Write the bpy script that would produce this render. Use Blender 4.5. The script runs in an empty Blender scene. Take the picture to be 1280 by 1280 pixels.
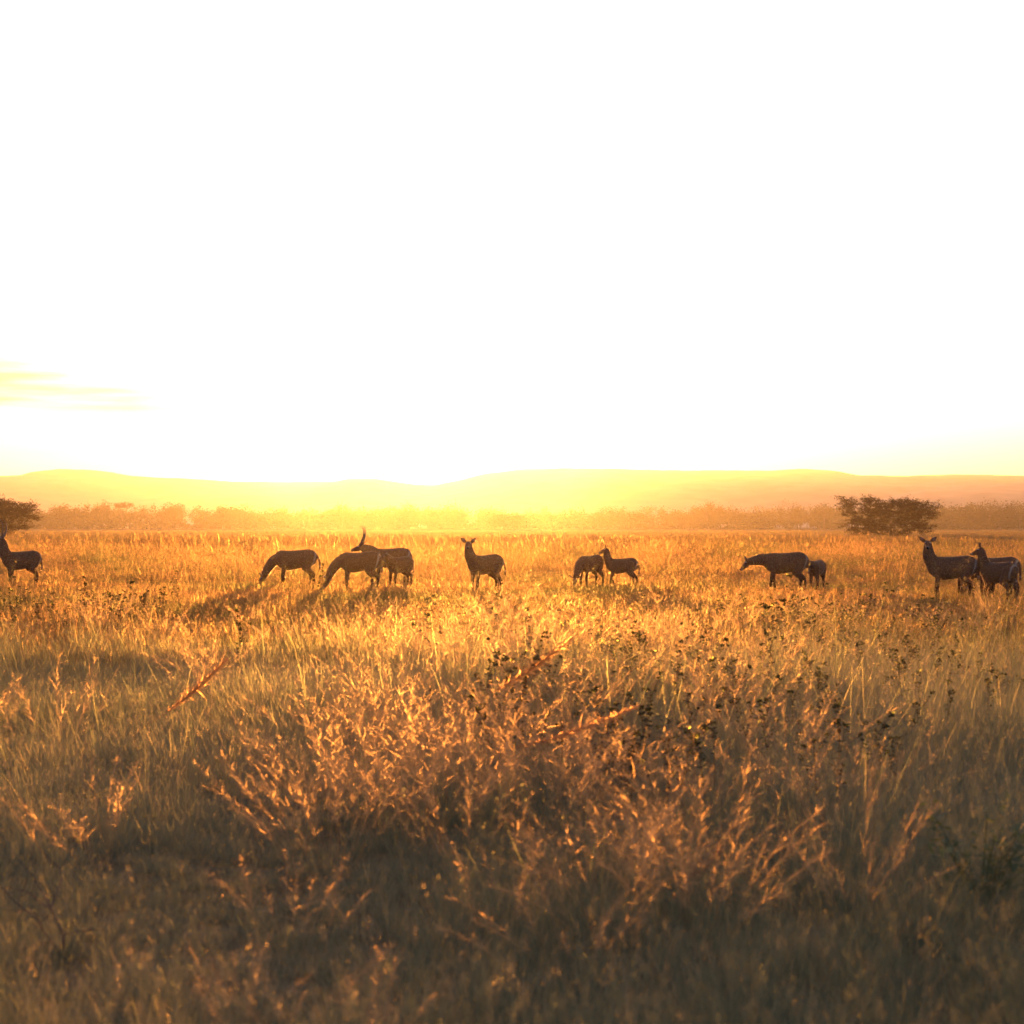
import bpy, bmesh, math, random
import numpy as np
from mathutils import Vector, Matrix, noise

# ------------------------------------------------------------------ camera, sky, sun, exposure
SC = bpy.context.scene
COL = SC.collection
R = math.radians
F = 1858.0            # focal length in pixels of the 1280 px photograph
HOR = 657.0           # horizon row
CAMZ = 2.2
SUN_ELEV, SUN_AZ = 2.9, -3.1    # degrees; azimuth measured from +Y towards +X

cam = bpy.data.cameras.new("camera")
camo = bpy.data.objects.new("camera", cam)
COL.objects.link(camo)
camo.location = (0, 0, CAMZ)
camo.rotation_euler = (R(90) + math.atan((HOR - 640) / F), 0, 0)
cam.sensor_width = 36.0
cam.lens = 36.0 * F / 1280
cam.clip_start, cam.clip_end = 0.1, 20000
cam.dof.use_dof = True
cam.dof.focus_distance = 47.0
cam.dof.aperture_fstop = 2.5
SC.camera = camo

world = bpy.data.worlds.new("World")
SC.world = world
world.use_nodes = True
wn, wl = world.node_tree.nodes, world.node_tree.links
wn.clear()
w_out = wn.new("ShaderNodeOutputWorld")
w_bg = wn.new("ShaderNodeBackground")
w_sky = wn.new("ShaderNodeTexSky")
w_sky.sky_type = 'NISHITA'
w_sky.sun_disc = False
w_sky.sun_elevation = R(SUN_ELEV)
w_sky.sun_rotation = R(SUN_AZ)
w_sky.air_density = 1.0
w_sky.dust_density = 1.2
w_sky.ozone_density = 1.0
w_bg.inputs[1].default_value = 0.11
# thin streaks of cloud low in the sky
w_tc = wn.new("ShaderNodeTexCoord")
w_map = wn.new("ShaderNodeMapping")
w_map.inputs['Scale'].default_value = (5.0, 5.0, 62.0)
w_map.inputs['Rotation'].default_value = (0, R(-2.0), 0)
w_noise = wn.new("ShaderNodeTexNoise")
w_noise.inputs['Scale'].default_value = 1.0
w_noise.inputs['Detail'].default_value = 5
w_ramp = wn.new("ShaderNodeValToRGB")
w_ramp.color_ramp.elements[0].position = 0.42
w_ramp.color_ramp.elements[0].color = (1, 1, 1, 1)
w_ramp.color_ramp.elements[1].position = 0.62
w_ramp.color_ramp.elements[1].color = (0.36, 0.30, 0.26, 1)
w_mul = wn.new("ShaderNodeMix")
w_mul.data_type = 'RGBA'
w_mul.blend_type = 'MULTIPLY'
wl.new(w_tc.outputs['Generated'], w_map.inputs['Vector'])
wl.new(w_map.outputs[0], w_noise.inputs['Vector'])
# the streaks gather low in the sky, left of the sun
w_sep = wn.new("ShaderNodeSeparateXYZ")
w_up = wn.new("ShaderNodeMapRange"); w_up.interpolation_type = 'SMOOTHSTEP'
w_up.inputs[1].default_value, w_up.inputs[2].default_value = 0.035, 0.085
w_dn = wn.new("ShaderNodeMapRange"); w_dn.interpolation_type = 'SMOOTHSTEP'
w_dn.inputs[1].default_value, w_dn.inputs[2].default_value = 0.135, 0.095
w_lf = wn.new("ShaderNodeMapRange"); w_lf.interpolation_type = 'SMOOTHSTEP'
w_lf.inputs[1].default_value, w_lf.inputs[2].default_value = -0.10, -0.28
w_a = wn.new("ShaderNodeMath"); w_a.operation = 'MULTIPLY'
w_b = wn.new("ShaderNodeMath"); w_b.operation = 'MULTIPLY'
w_c = wn.new("ShaderNodeMath"); w_c.operation = 'MULTIPLY'
wl.new(w_tc.outputs['Generated'], w_sep.inputs[0])
wl.new(w_sep.outputs[2], w_up.inputs[0]); wl.new(w_sep.outputs[2], w_dn.inputs[0]); wl.new(w_sep.outputs[0], w_lf.inputs[0])
wl.new(w_up.outputs[0], w_a.inputs[0]); wl.new(w_dn.outputs[0], w_a.inputs[1])
wl.new(w_a.outputs[0], w_b.inputs[0]); wl.new(w_lf.outputs[0], w_b.inputs[1])
wl.new(w_noise.outputs[0], w_ramp.inputs[0])
wl.new(w_b.outputs[0], w_mul.inputs[0])
w_bal = wn.new("ShaderNodeMix"); w_bal.data_type = 'RGBA'; w_bal.blend_type = 'MULTIPLY'
w_bal.inputs[0].default_value = 1.0
w_bal.inputs[7].default_value = (1.0, 0.93, 1.48, 1)      # the camera's white balance for the sky
wl.new(w_sky.outputs[0], w_bal.inputs[6])
wl.new(w_bal.outputs[2], w_mul.inputs[6])
wl.new(w_ramp.outputs[0], w_mul.inputs[7])
wl.new(w_mul.outputs[2], w_bg.inputs[0])
wl.new(w_bg.outputs[0], w_out.inputs[0])

sl = bpy.data.lights.new("sun", 'SUN')
sl.energy = 3.4
sl.angle = R(0.6)
sl.color = (1.0, 0.38, 0.085)
so = bpy.data.objects.new("sun", sl)
COL.objects.link(so)
d = Vector((math.sin(R(SUN_AZ)) * math.cos(R(SUN_ELEV)), math.cos(R(SUN_AZ)) * math.cos(R(SUN_ELEV)), math.sin(R(SUN_ELEV))))
so.rotation_euler = d.to_track_quat('Z', 'Y').to_euler()
so.location = d * 400 + Vector((0, 0, 30))

SC.view_settings.view_transform = 'Standard'
SC.view_settings.look = 'None'
SC.view_settings.gamma = 1
SC.view_settings.use_curve_mapping = False
SC.view_settings.exposure = 2.08
SC.render.engine = 'CYCLES'
SC.cycles.use_denoising = True
SC.cycles.sample_clamp_direct = 4.0
SC.cycles.sample_clamp_indirect = 2.0
SC.cycles.max_bounces = 8
SC.cycles.diffuse_bounces = 3
SC.cycles.glossy_bounces = 2
SC.cycles.transmission_bounces = 4
SC.cycles.volume_bounces = 0
SC.cycles.transparent_max_bounces = 8

rng = np.random.default_rng(7)
random.seed(7)


# ------------------------------------------------------------------ helpers
def tag(o, label=None, cat=None, group=None, kind=None):
    if label: o["label"] = label
    if cat: o["category"] = cat
    if group: o["group"] = group
    if kind: o["kind"] = kind
    return o


def px(x, d):
    return (x - 640.0) / F * d


def pz(y, d):
    return CAMZ + (HOR - y) / F * d


def ground_z(x, y):
    return 0.05 * math.sin(x * 0.31 + 1.3) * math.cos(y * 0.23) + 0.07 * math.sin(x * 0.11 + y * 0.07) - 0.02


def node_mat(name):
    m = bpy.data.materials.new(name)
    m.use_nodes = True
    m.node_tree.nodes.clear()
    return m, m.node_tree.nodes, m.node_tree.links


def obj(name, verts, faces, mat, parent=None, smooth=True):
    me = bpy.data.meshes.new(name)
    me.from_pydata([tuple(v) for v in verts], [], faces)
    me.update()
    if smooth and len(me.polygons):
        me.polygons.foreach_set("use_smooth", [True] * len(me.polygons))
    if mat: me.materials.append(mat)
    o = bpy.data.objects.new(name, me)
    COL.objects.link(o)
    if parent: o.parent = parent
    return o


class MB:
    """collects tubes and leaf faces, with one float per vertex"""
    def __init__(s):
        s.v, s.f, s.t = [], [], []

    def tube(s, pts, rad, n=7, t=0.5, squash=1.0):
        base = len(s.v)
        prev = None
        m = len(pts)
        for i, p in enumerate(pts):
            p = Vector(p)
            a = Vector(pts[max(i - 1, 0)]); b = Vector(pts[min(i + 1, m - 1)])
            dr = (b - a).normalized() if (b - a).length > 1e-9 else Vector((0, 0, 1))
            if prev is None:
                u = dr.orthogonal().normalized()
            else:
                u = (prev - dr * prev.dot(dr)).normalized()
            prev = u
            w = dr.cross(u)
            for k in range(n):
                an = 2 * math.pi * k / n
                s.v.append(p + (u * math.cos(an) + w * math.sin(an) * squash) * rad[i]); s.t.append(t)
        for i in range(m - 1):
            for k in range(n):
                a = base + i * n + k; b = base + i * n + (k + 1) % n
                s.f.append((a, b, b + n, a + n))
        s.f.append(tuple(base + k for k in reversed(range(n))))
        s.f.append(tuple(base + (m - 1) * n + k for k in range(n)))

    def blade(s, p, dr, length, width, bend, seg=3, t=0.5, side=None):
        """a curved tapering ribbon leaving p along dr and bending over towards bend"""
        p = Vector(p); dr = Vector(dr).normalized(); bend = Vector(bend)
        if side is None:
            side = dr.cross(Vector((random.gauss(0, 1), random.gauss(0, 1), 0.2)))
            side = side.normalized() if side.length > 1e-6 else Vector((1, 0, 0))
        base = len(s.v)
        q = p.copy(); c = dr.copy()
        for i in range(seg + 1):
            k = i / seg
            w = width * (1 - k) ** 0.7 * 0.5
            if i < seg:
                s.v += [q - side * w, q + side * w]; s.t += [t, t]
            else:
                s.v.append(q.copy()); s.t.append(t)
            q = q + c * (length / seg)
            c = (c + bend * (1.0 / seg)).normalized()
        for i in range(seg - 1):
            a = base + 2 * i
            s.f.append((a, a + 1, a + 3, a + 2))
        a = base + 2 * (seg - 1)
        s.f.append((a, a + 1, a + 2))
        return q

    def leaf(s, p, ax, up, L, W, t=0.5):
        p = Vector(p); ax = Vector(ax).normalized()
        sd = ax.cross(Vector(up))
        sd = sd.normalized() if sd.length > 1e-6 else ax.orthogonal().normalized()
        b = len(s.v)
        s.v += [p, p + ax * L * .45 + sd * W * .5, p + ax * L, p + ax * L * .5 - sd * W * .5]
        s.t += [t] * 4
        s.f.append((b, b + 1, b + 2, b + 3))

    def mesh(s, name, mat, smooth=False):
        me = bpy.data.meshes.new(name)
        me.from_pydata([tuple(v) for v in s.v], [], s.f)
        at = me.attributes.new("tint", 'FLOAT', 'POINT')
        at.data.foreach_set("value", s.t)
        if smooth: me.polygons.foreach_set("use_smooth", [True] * len(me.polygons))
        me.materials.append(mat)
        me.update()
        return me

    def build(s, name, mat, parent=None, smooth=False, link=True):
        o = bpy.data.objects.new(name, s.mesh(name, mat, smooth))
        if link: COL.objects.link(o)
        if parent: o.parent = parent
        return o


# ------------------------------------------------------------------ materials
def ground_material():
    m, n, l = node_mat("dry_soil")
    out = n.new("ShaderNodeOutputMaterial"); b = n.new("ShaderNodeBsdfDiffuse")
    geo = n.new("ShaderNodeNewGeometry")
    n1 = n.new("ShaderNodeTexNoise"); n1.inputs['Scale'].default_value = 0.35; n1.inputs['Detail'].default_value = 8
    n2 = n.new("ShaderNodeTexNoise"); n2.inputs['Scale'].default_value = 6.0; n2.inputs['Detail'].default_value = 6
    r = n.new("ShaderNodeValToRGB")
    e = r.color_ramp.elements
    e[0].position, e[0].color = 0.3, (0.060, 0.052, 0.020, 1)
    e[1].position, e[1].color = 0.7, (0.23, 0.155, 0.070, 1)
    mx = n.new("ShaderNodeMath"); mx.operation = 'ADD'
    hf = n.new("ShaderNodeMath"); hf.operation = 'MULTIPLY'; hf.inputs[1].default_value = 0.5
    l.new(geo.outputs['Position'], n1.inputs['Vector']); l.new(geo.outputs['Position'], n2.inputs['Vector'])
    l.new(n1.outputs[0], mx.inputs[0]); l.new(n2.outputs[0], mx.inputs[1])
    l.new(mx.outputs[0], hf.inputs[0]); l.new(hf.outputs[0], r.inputs[0])
    l.new(r.outputs[0], b.inputs[0])
    bp = n.new("ShaderNodeBump"); bp.inputs['Strength'].default_value = 0.6; bp.inputs['Distance'].default_value = 0.1
    l.new(n2.outputs[0], bp.inputs['Height']); l.new(bp.outputs[0], b.inputs['Normal'])
    l.new(b.outputs[0], out.inputs[0])
    return m


def leaf_material(name, stops, translucent=0.45, forward=0.10, gloss=0.04, patch=0.0, rough=0.36, patch_col=(0.085, 0.100, 0.038, 1)):
    """thin leaf: reflects, lets light through, and throws part of it forward"""
    m, n, l = node_mat(name)
    out = n.new("ShaderNodeOutputMaterial")
    at = n.new("ShaderNodeAttribute"); at.attribute_name = "tint"
    r = n.new("ShaderNodeValToRGB")
    while len(r.color_ramp.elements) < len(stops): r.color_ramp.elements.new(0.5)
    for e, (p, c) in zip(r.color_ramp.elements, stops):
        e.position, e.color = p, (*c, 1)
    l.new(at.outputs['Fac'], r.inputs[0])
    col = r.outputs[0]
    if patch > 0:
        geo = n.new("ShaderNodeNewGeometry")
        nz = n.new("ShaderNodeTexNoise"); nz.inputs['Scale'].default_value = 0.16; nz.inputs['Detail'].default_value = 4
        l.new(geo.outputs['Position'], nz.inputs['Vector'])
        mr = n.new("ShaderNodeMapRange")
        mr.inputs[1].default_value, mr.inputs[2].default_value = 0.42, 0.62
        mr.inputs[3].default_value, mr.inputs[4].default_value = 0.0, patch
        l.new(nz.outputs[0], mr.inputs[0])
        mc = n.new("ShaderNodeMix"); mc.data_type = 'RGBA'
        l.new(mr.outputs[0], mc.inputs[0]); l.new(col, mc.inputs[6]); mc.inputs[7].default_value = patch_col
        col = mc.outputs[2]
    df = n.new("ShaderNodeBsdfDiffuse"); tr = n.new("ShaderNodeBsdfTranslucent")
    rf = n.new("ShaderNodeBsdfRefraction"); rf.inputs['Roughness'].default_value = rough; rf.inputs['IOR'].default_value = 1.35
    gl = n.new("ShaderNodeBsdfGlossy"); gl.inputs['Roughness'].default_value = 0.5
    for s_ in (df, tr, rf): l.new(col, s_.inputs['Color'])
    m1 = n.new("ShaderNodeMixShader"); m1.inputs[0].default_value = translucent
    m2 = n.new("ShaderNodeMixShader"); m2.inputs[0].default_value = forward
    m3 = n.new("ShaderNodeMixShader"); m3.inputs[0].default_value = gloss
    l.new(df.outputs[0], m1.inputs[1]); l.new(tr.outputs[0], m1.inputs[2])
    l.new(m1.outputs[0], m2.inputs[1]); l.new(rf.outputs[0], m2.inputs[2])
    l.new(m2.outputs[0], m3.inputs[1]); l.new(gl.outputs[0], m3.inputs[2])
    l.new(m3.outputs[0], out.inputs[0])
    return m


def plain_material(name, c0, c1, scale=4.0, rough=0.9, sheen=0.0):
    m, n, l = node_mat(name)
    out = n.new("ShaderNodeOutputMaterial"); b = n.new("ShaderNodeBsdfPrincipled")
    tc = n.new("ShaderNodeTexCoord")
    nz = n.new("ShaderNodeTexNoise"); nz.inputs['Scale'].default_value = scale; nz.inputs['Detail'].default_value = 6
    r = n.new("ShaderNodeValToRGB")
    r.color_ramp.elements[0].position, r.color_ramp.elements[0].color = 0.35, (*c0, 1)
    r.color_ramp.elements[1].position, r.color_ramp.elements[1].color = 0.65, (*c1, 1)
    l.new(tc.outputs['Object'], nz.inputs['Vector']); l.new(nz.outputs[0], r.inputs[0])
    l.new(r.outputs[0], b.inputs['Base Color'])
    b.inputs['Roughness'].default_value = rough
    b.inputs['Sheen Weight'].default_value = sheen
    l.new(b.outputs[0], out.inputs[0])
    return m


STRAW = [(0.0, (0.060, 0.066, 0.026)), (0.35, (0.130, 0.105, 0.044)), (0.65, (0.235, 0.145, 0.060)), (1.0, (0.40, 0.255, 0.115))]
M_GROUND = ground_material()
M_GRASS = leaf_material("dry_grass", STRAW, 0.50, 0.27, 0.01, 0.9, rough=0.42)
M_NEARGRASS = leaf_material("olive_grass", [(0.0, (0.135, 0.180, 0.085)), (0.35, (0.220, 0.235, 0.115)), (0.7, (0.33, 0.31, 0.155)), (1.0, (0.50, 0.39, 0.21))], 0.50, 0.20, 0.01, 0.7, rough=0.5, patch_col=(0.150, 0.180, 0.085, 1))
M_FARGRASS = leaf_material("distant_grass", [(0.0, (0.035, 0.030, 0.013)), (0.45, (0.125, 0.082, 0.034)), (1.0, (0.30, 0.19, 0.08))], 0.45, 0.13, 0.01, 0.6)
M_WISP = leaf_material("wispy_seed_grass", [(0.0, (0.34, 0.235, 0.105)), (1.0, (0.60, 0.45, 0.24))], 0.58, 0.30, 0.0, rough=0.55)
M_WEED = leaf_material("weed_leaf", [(0.0, (0.030, 0.040, 0.012)), (0.6, (0.055, 0.065, 0.020)), (1.0, (0.16, 0.11, 0.05))], 0.45, 0.22, 0.01)
M_LEAF = leaf_material("acacia_leaf", [(0.0, (0.018, 0.011, 0.006)), (1.0, (0.046, 0.027, 0.011))], 0.30, 0.03, 0.01)
M_FARLEAF = leaf_material("woodland_leaf", [(0.0, (0.030, 0.034, 0.014)), (1.0, (0.070, 0.062, 0.025))], 0.35, 0.0, 0.0)
M_BARK = plain_material("bark", (0.045, 0.032, 0.022), (0.10, 0.075, 0.05), 3.0)
M_HILL = plain_material("hill_scrub", (0.06, 0.065, 0.03), (0.15, 0.115, 0.06), 0.02)
M_HORN = plain_material("horn", (0.030, 0.024, 0.020), (0.07, 0.055, 0.045), 14.0, 0.55)


def coat_material():
    m, n, l = node_mat("antelope_coat")
    out = n.new("ShaderNodeOutputMaterial"); b = n.new("ShaderNodeBsdfPrincipled")
    at = n.new("ShaderNodeAttribute"); at.attribute_name = "coat"
    tc = n.new("ShaderNodeTexCoord")
    mp = n.new("ShaderNodeMapping"); mp.inputs['Scale'].default_value = (14, 40, 40)
    nz = n.new("ShaderNodeTexNoise"); nz.inputs['Scale'].default_value = 1.0; nz.inputs['Detail'].default_value = 5
    mr = n.new("ShaderNodeMapRange"); mr.inputs[3].default_value, mr.inputs[4].default_value = 0.65, 1.35
    mu = n.new("ShaderNodeMix"); mu.data_type = 'RGBA'; mu.blend_type = 'MULTIPLY'; mu.inputs[0].default_value = 1
    l.new(tc.outputs['Object'], mp.inputs[0]); l.new(mp.outputs[0], nz.inputs['Vector']); l.new(nz.outputs[0], mr.inputs[0])
    l.new(at.outputs['Color'], mu.inputs[6]); l.new(mr.outputs[0], mu.inputs[7])
    l.new(mu.outputs[2], b.inputs['Base Color'])
    b.inputs['Roughness'].default_value = 0.95
    b.inputs['Specular IOR Level'].default_value = 0.08
    b.inputs['Sheen Weight'].default_value = 0.15
    b.inputs['Sheen Roughness'].default_value = 0.35
    b.inputs['Sheen Tint'].default_value = (1.0, 0.85, 0.7, 1)
    bp = n.new("ShaderNodeBump"); bp.inputs['Strength'].default_value = 0.5; bp.inputs['Distance'].default_value = 0.02
    l.new(nz.outputs[0], bp.inputs['Height']); l.new(bp.outputs[0], b.inputs['Normal'])
    l.new(b.outputs[0], out.inputs[0])
    return m


M_COAT = coat_material()


def fur_material():
    m, n, l = node_mat("antelope_fur")
    out = n.new("ShaderNodeOutputMaterial")
    at = n.new("ShaderNodeAttribute"); at.attribute_name = "coat"
    df = n.new("ShaderNodeBsdfDiffuse"); tr = n.new("ShaderNodeBsdfTranslucent"); rf = n.new("ShaderNodeBsdfRefraction")
    rf.inputs['Roughness'].default_value = 0.4; rf.inputs['IOR'].default_value = 1.35; rf.inputs['Color'].default_value = (.75, .60, .45, 1)
    m1 = n.new("ShaderNodeMixShader"); m1.inputs[0].default_value = 0.35
    m2 = n.new("ShaderNodeMixShader"); m2.inputs[0].default_value = 0.40
    l.new(at.outputs['Color'], df.inputs[0]); l.new(at.outputs['Color'], tr.inputs[0])
    l.new(df.outputs[0], m1.inputs[1]); l.new(tr.outputs[0], m1.inputs[2])
    l.new(m1.outputs[0], m2.inputs[1]); l.new(rf.outputs[0], m2.inputs[2])
    l.new(m2.outputs[0], out.inputs[0])
    return m


M_FUR = fur_material()

# ------------------------------------------------------------------ ground and hills
def build_ground():
    ys = np.concatenate([np.arange(-30, 120, 1.5), np.geomspace(120, 5200, 60)])
    xs = np.concatenate([-np.geomspace(4000, 70, 40), np.arange(-66, 67, 2.0), np.geomspace(70, 4000, 40)])
    V = []
    for y in ys:
        for x in xs:
            fade = max(0.0, 1 - max(abs(x), abs(y)) / 900)
            V.append((x, y, ground_z(x, y) * fade))
    nx = len(xs)
    Fc = [(j * nx + i, j * nx + i + 1, (j + 1) * nx + i + 1, (j + 1) * nx + i) for j in range(len(ys) - 1) for i in range(nx - 1)]
    o = obj("ground", V, Fc, M_GROUND)
    tag(o, kind="structure")


build_ground()

RIDGE = [(-1400, 612), (-700, 606), (-250, 600), (-60, 599), (0, 597), (46, 595), (60, 590), (85, 588), (115, 588.5), (148, 592), (172, 596.5), (235, 598.5), (300, 603),
         (352, 604), (420, 602.5), (446, 599), (480, 600), (520, 606), (545, 607), (575, 601), (612, 592), (650, 587.5), (690, 586), (760, 587.5), (850, 588.5), (890, 588),
         (1000, 589), (1035, 590.5), (1062, 594.5), (1120, 596.5), (1170, 595), (1280, 596), (1500, 598), (1900, 606), (2700, 612)]
NEAR_SPUR = [(900, 657), (1020, 648), (1090, 630), (1150, 613), (1210, 606), (1290, 603), (1420, 601), (1650, 606), (2000, 616), (2600, 630)]


def interp(tab, x):
    return float(np.interp(x, [a for a, _ in tab], [b for _, b in tab]))


def build_hills(tab, D, depth, name, rough):
    cols = np.arange(tab[0][0], tab[-1][0] + 1, 6.0)
    rows = np.concatenate([np.linspace(0, 1, 15), 1 + np.linspace(0.1, 1, 6)])
    V = []
    for k in rows:
        for c in cols:
            H = pz(interp(tab, c), D)
            H = max(H, 0.5)
            y = D - depth * (1 - k)
            x = px(c, D) * (1.0 if k > 1 else (0.9 + 0.1 * k))
            prof = math.sin(min(k, 1) * math.pi / 2) ** 1.6 if k <= 1 else max(0, 1 - (k - 1) ** 2 * 0.8)
            nz = noise.fractal(Vector((x / 260, y / 260, 3.1)), 0.9, 2.1, 5)
            z = H * prof + nz * H * 0.12 * math.sin(min(k, 1) * math.pi)
            if abs(k - 1) < 0.08:
                z += rough * noise.fractal(Vector((x / 22, 7.7, y / 22)), 0.7, 2.2, 4)
            V.append((x, y, z - 1.0 if k == 0 else z))
    nx = len(cols)
    Fc = [(j * nx + i, j * nx + i + 1, (j + 1) * nx + i + 1, (j + 1) * nx + i) for j in range(len(rows) - 1) for i in range(nx - 1)]
    o = obj(name, V, Fc, M_HILL)
    tag(o, kind="structure")


build_hills(RIDGE, 3300.0, 1100.0, "hills", 1.2)
build_hills(NEAR_SPUR, 2500.0, 500.0, "hills", 0.8)


# ------------------------------------------------------------------ haze: even air round everything
def build_haze():
    x0, x1, y0, y1, z0, z1 = -4300, 4300, -260, 5400, -2.2, 150.0
    V = [(x0, y0, z0), (x1, y0, z0), (x1, y1, z0), (x0, y1, z0), (x0, y0, z1), (x1, y0, z1), (x1, y1, z1), (x0, y1, z1)]
    Fc = [(3, 2, 1, 0), (4, 5, 6, 7), (0, 1, 5, 4), (1, 2, 6, 5), (2, 3, 7, 6), (3, 0, 4, 7)]
    m, n, l = node_mat("haze_air")
    out = n.new("ShaderNodeOutputMaterial")
    v = n.new("ShaderNodeVolumePrincipled")
    v.inputs['Color'].default_value = (1.0, 0.89, 0.58, 1)
    v.inputs['Density'].default_value = 0.000084
    v.inputs['Anisotropy'].default_value = 0.62
    # second volume, added for the glow round the low sun: scatters almost straight on
    v2 = n.new("ShaderNodeVolumePrincipled")
    v2.inputs['Color'].default_value = (1.0, 0.96, 0.88, 1)
    v2.inputs['Density'].default_value = 0.000028
    v2.inputs['Anisotropy'].default_value = 0.93
    ad = n.new("ShaderNodeAddShader")
    l.new(v.outputs[0], ad.inputs[0]); l.new(v2.outputs[0], ad.inputs[1])
    l.new(ad.outputs[0], out.inputs['Volume'])
    o = obj("haze", V, Fc, m, smooth=False)
    tag(o, kind="stuff")


build_haze()

# ------------------------------------------------------------------ antelopes
def loft(mb, secs, n=16):
    """closed body of elliptical sections (x, z, half height, half width)"""
    base = len(mb.v)
    for (x, z, hh, hw) in secs:
        for k in range(n):
            a = 2 * math.pi * k / n
            mb.v.append(Vector((x, hw * math.cos(a), z + hh * math.sin(a)))); mb.t.append(0)
    for i in range(len(secs) - 1):
        for k in range(n):
            a = base + i * n + k; b = base + i * n + (k + 1) % n
            mb.f.append((a, b, b + n, a + n))
    mb.f.append(tuple(base + k for k in reversed(range(n))))
    mb.f.append(tuple(base + (len(secs) - 1) * n + k for k in range(n)))


def chain(mb, pts, rad, n=10, sub=4, squash=1.0):
    """smooth tapering limb through the joints"""
    P = [Vector(p) for p in pts]
    out, rr = [], []
    for i in range(len(P) - 1):
        p0, p1, p2, p3 = P[max(i - 1, 0)], P[i], P[i + 1], P[min(i + 2, len(P) - 1)]
        for s_ in range(sub):
            t = s_ / sub
            q = 0.5 * ((2 * p1) + (p2 - p0) * t + (2 * p0 - 5 * p1 + 4 * p2 - p3) * t * t + (3 * p1 - p0 - 3 * p2 + p3) * t ** 3)
            out.append(q); rr.append(rad[i] * (1 - t) + rad[i + 1] * t)
    out.append(P[-1]); rr.append(rad[-1])
    # rounded ends
    d0 = (out[0] - out[1]).normalized(); d1 = (out[-1] - out[-2]).normalized()
    out = [out[0] + d0 * rr[0] * 0.6] + out + [out[-1] + d1 * rr[-1] * 0.6]
    rr = [rr[0] * 0.45] + rr + [rr[-1] * 0.45]
    mb.tube(out, rr, n, 0, squash)


NECKS = {   # (neck joints in the sagittal plane x,z ; head direction x,z), before the sideways turn
    'up':    ([(0.46, 1.02), (0.64, 1.20), (0.74, 1.45), (0.775, 1.60)], (0.88, -0.48)),
    'level': ([(0.46, 1.02), (0.72, 1.08), (0.96, 1.08), (1.10, 1.08)], (0.80, -0.60)),
    'mid':   ([(0.46, 1.02), (0.68, 1.16), (0.88, 1.24), (0.97, 1.27)], (0.86, -0.51)),
    'graze': ([(0.46, 0.98), (0.70, 0.88), (0.92, 0.58), (0.99, 0.40)], (0.42, -0.90)),
    'low':   ([(0.46, 1.0), (0.72, 1.03), (0.96, 0.99), (1.08, 0.97)], (0.66, -0.75)),
    'alert': ([(0.46, 1.02), (0.59, 1.24), (0.615, 1.46), (0.62, 1.60)], (0.90, -0.42)),
}


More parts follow.
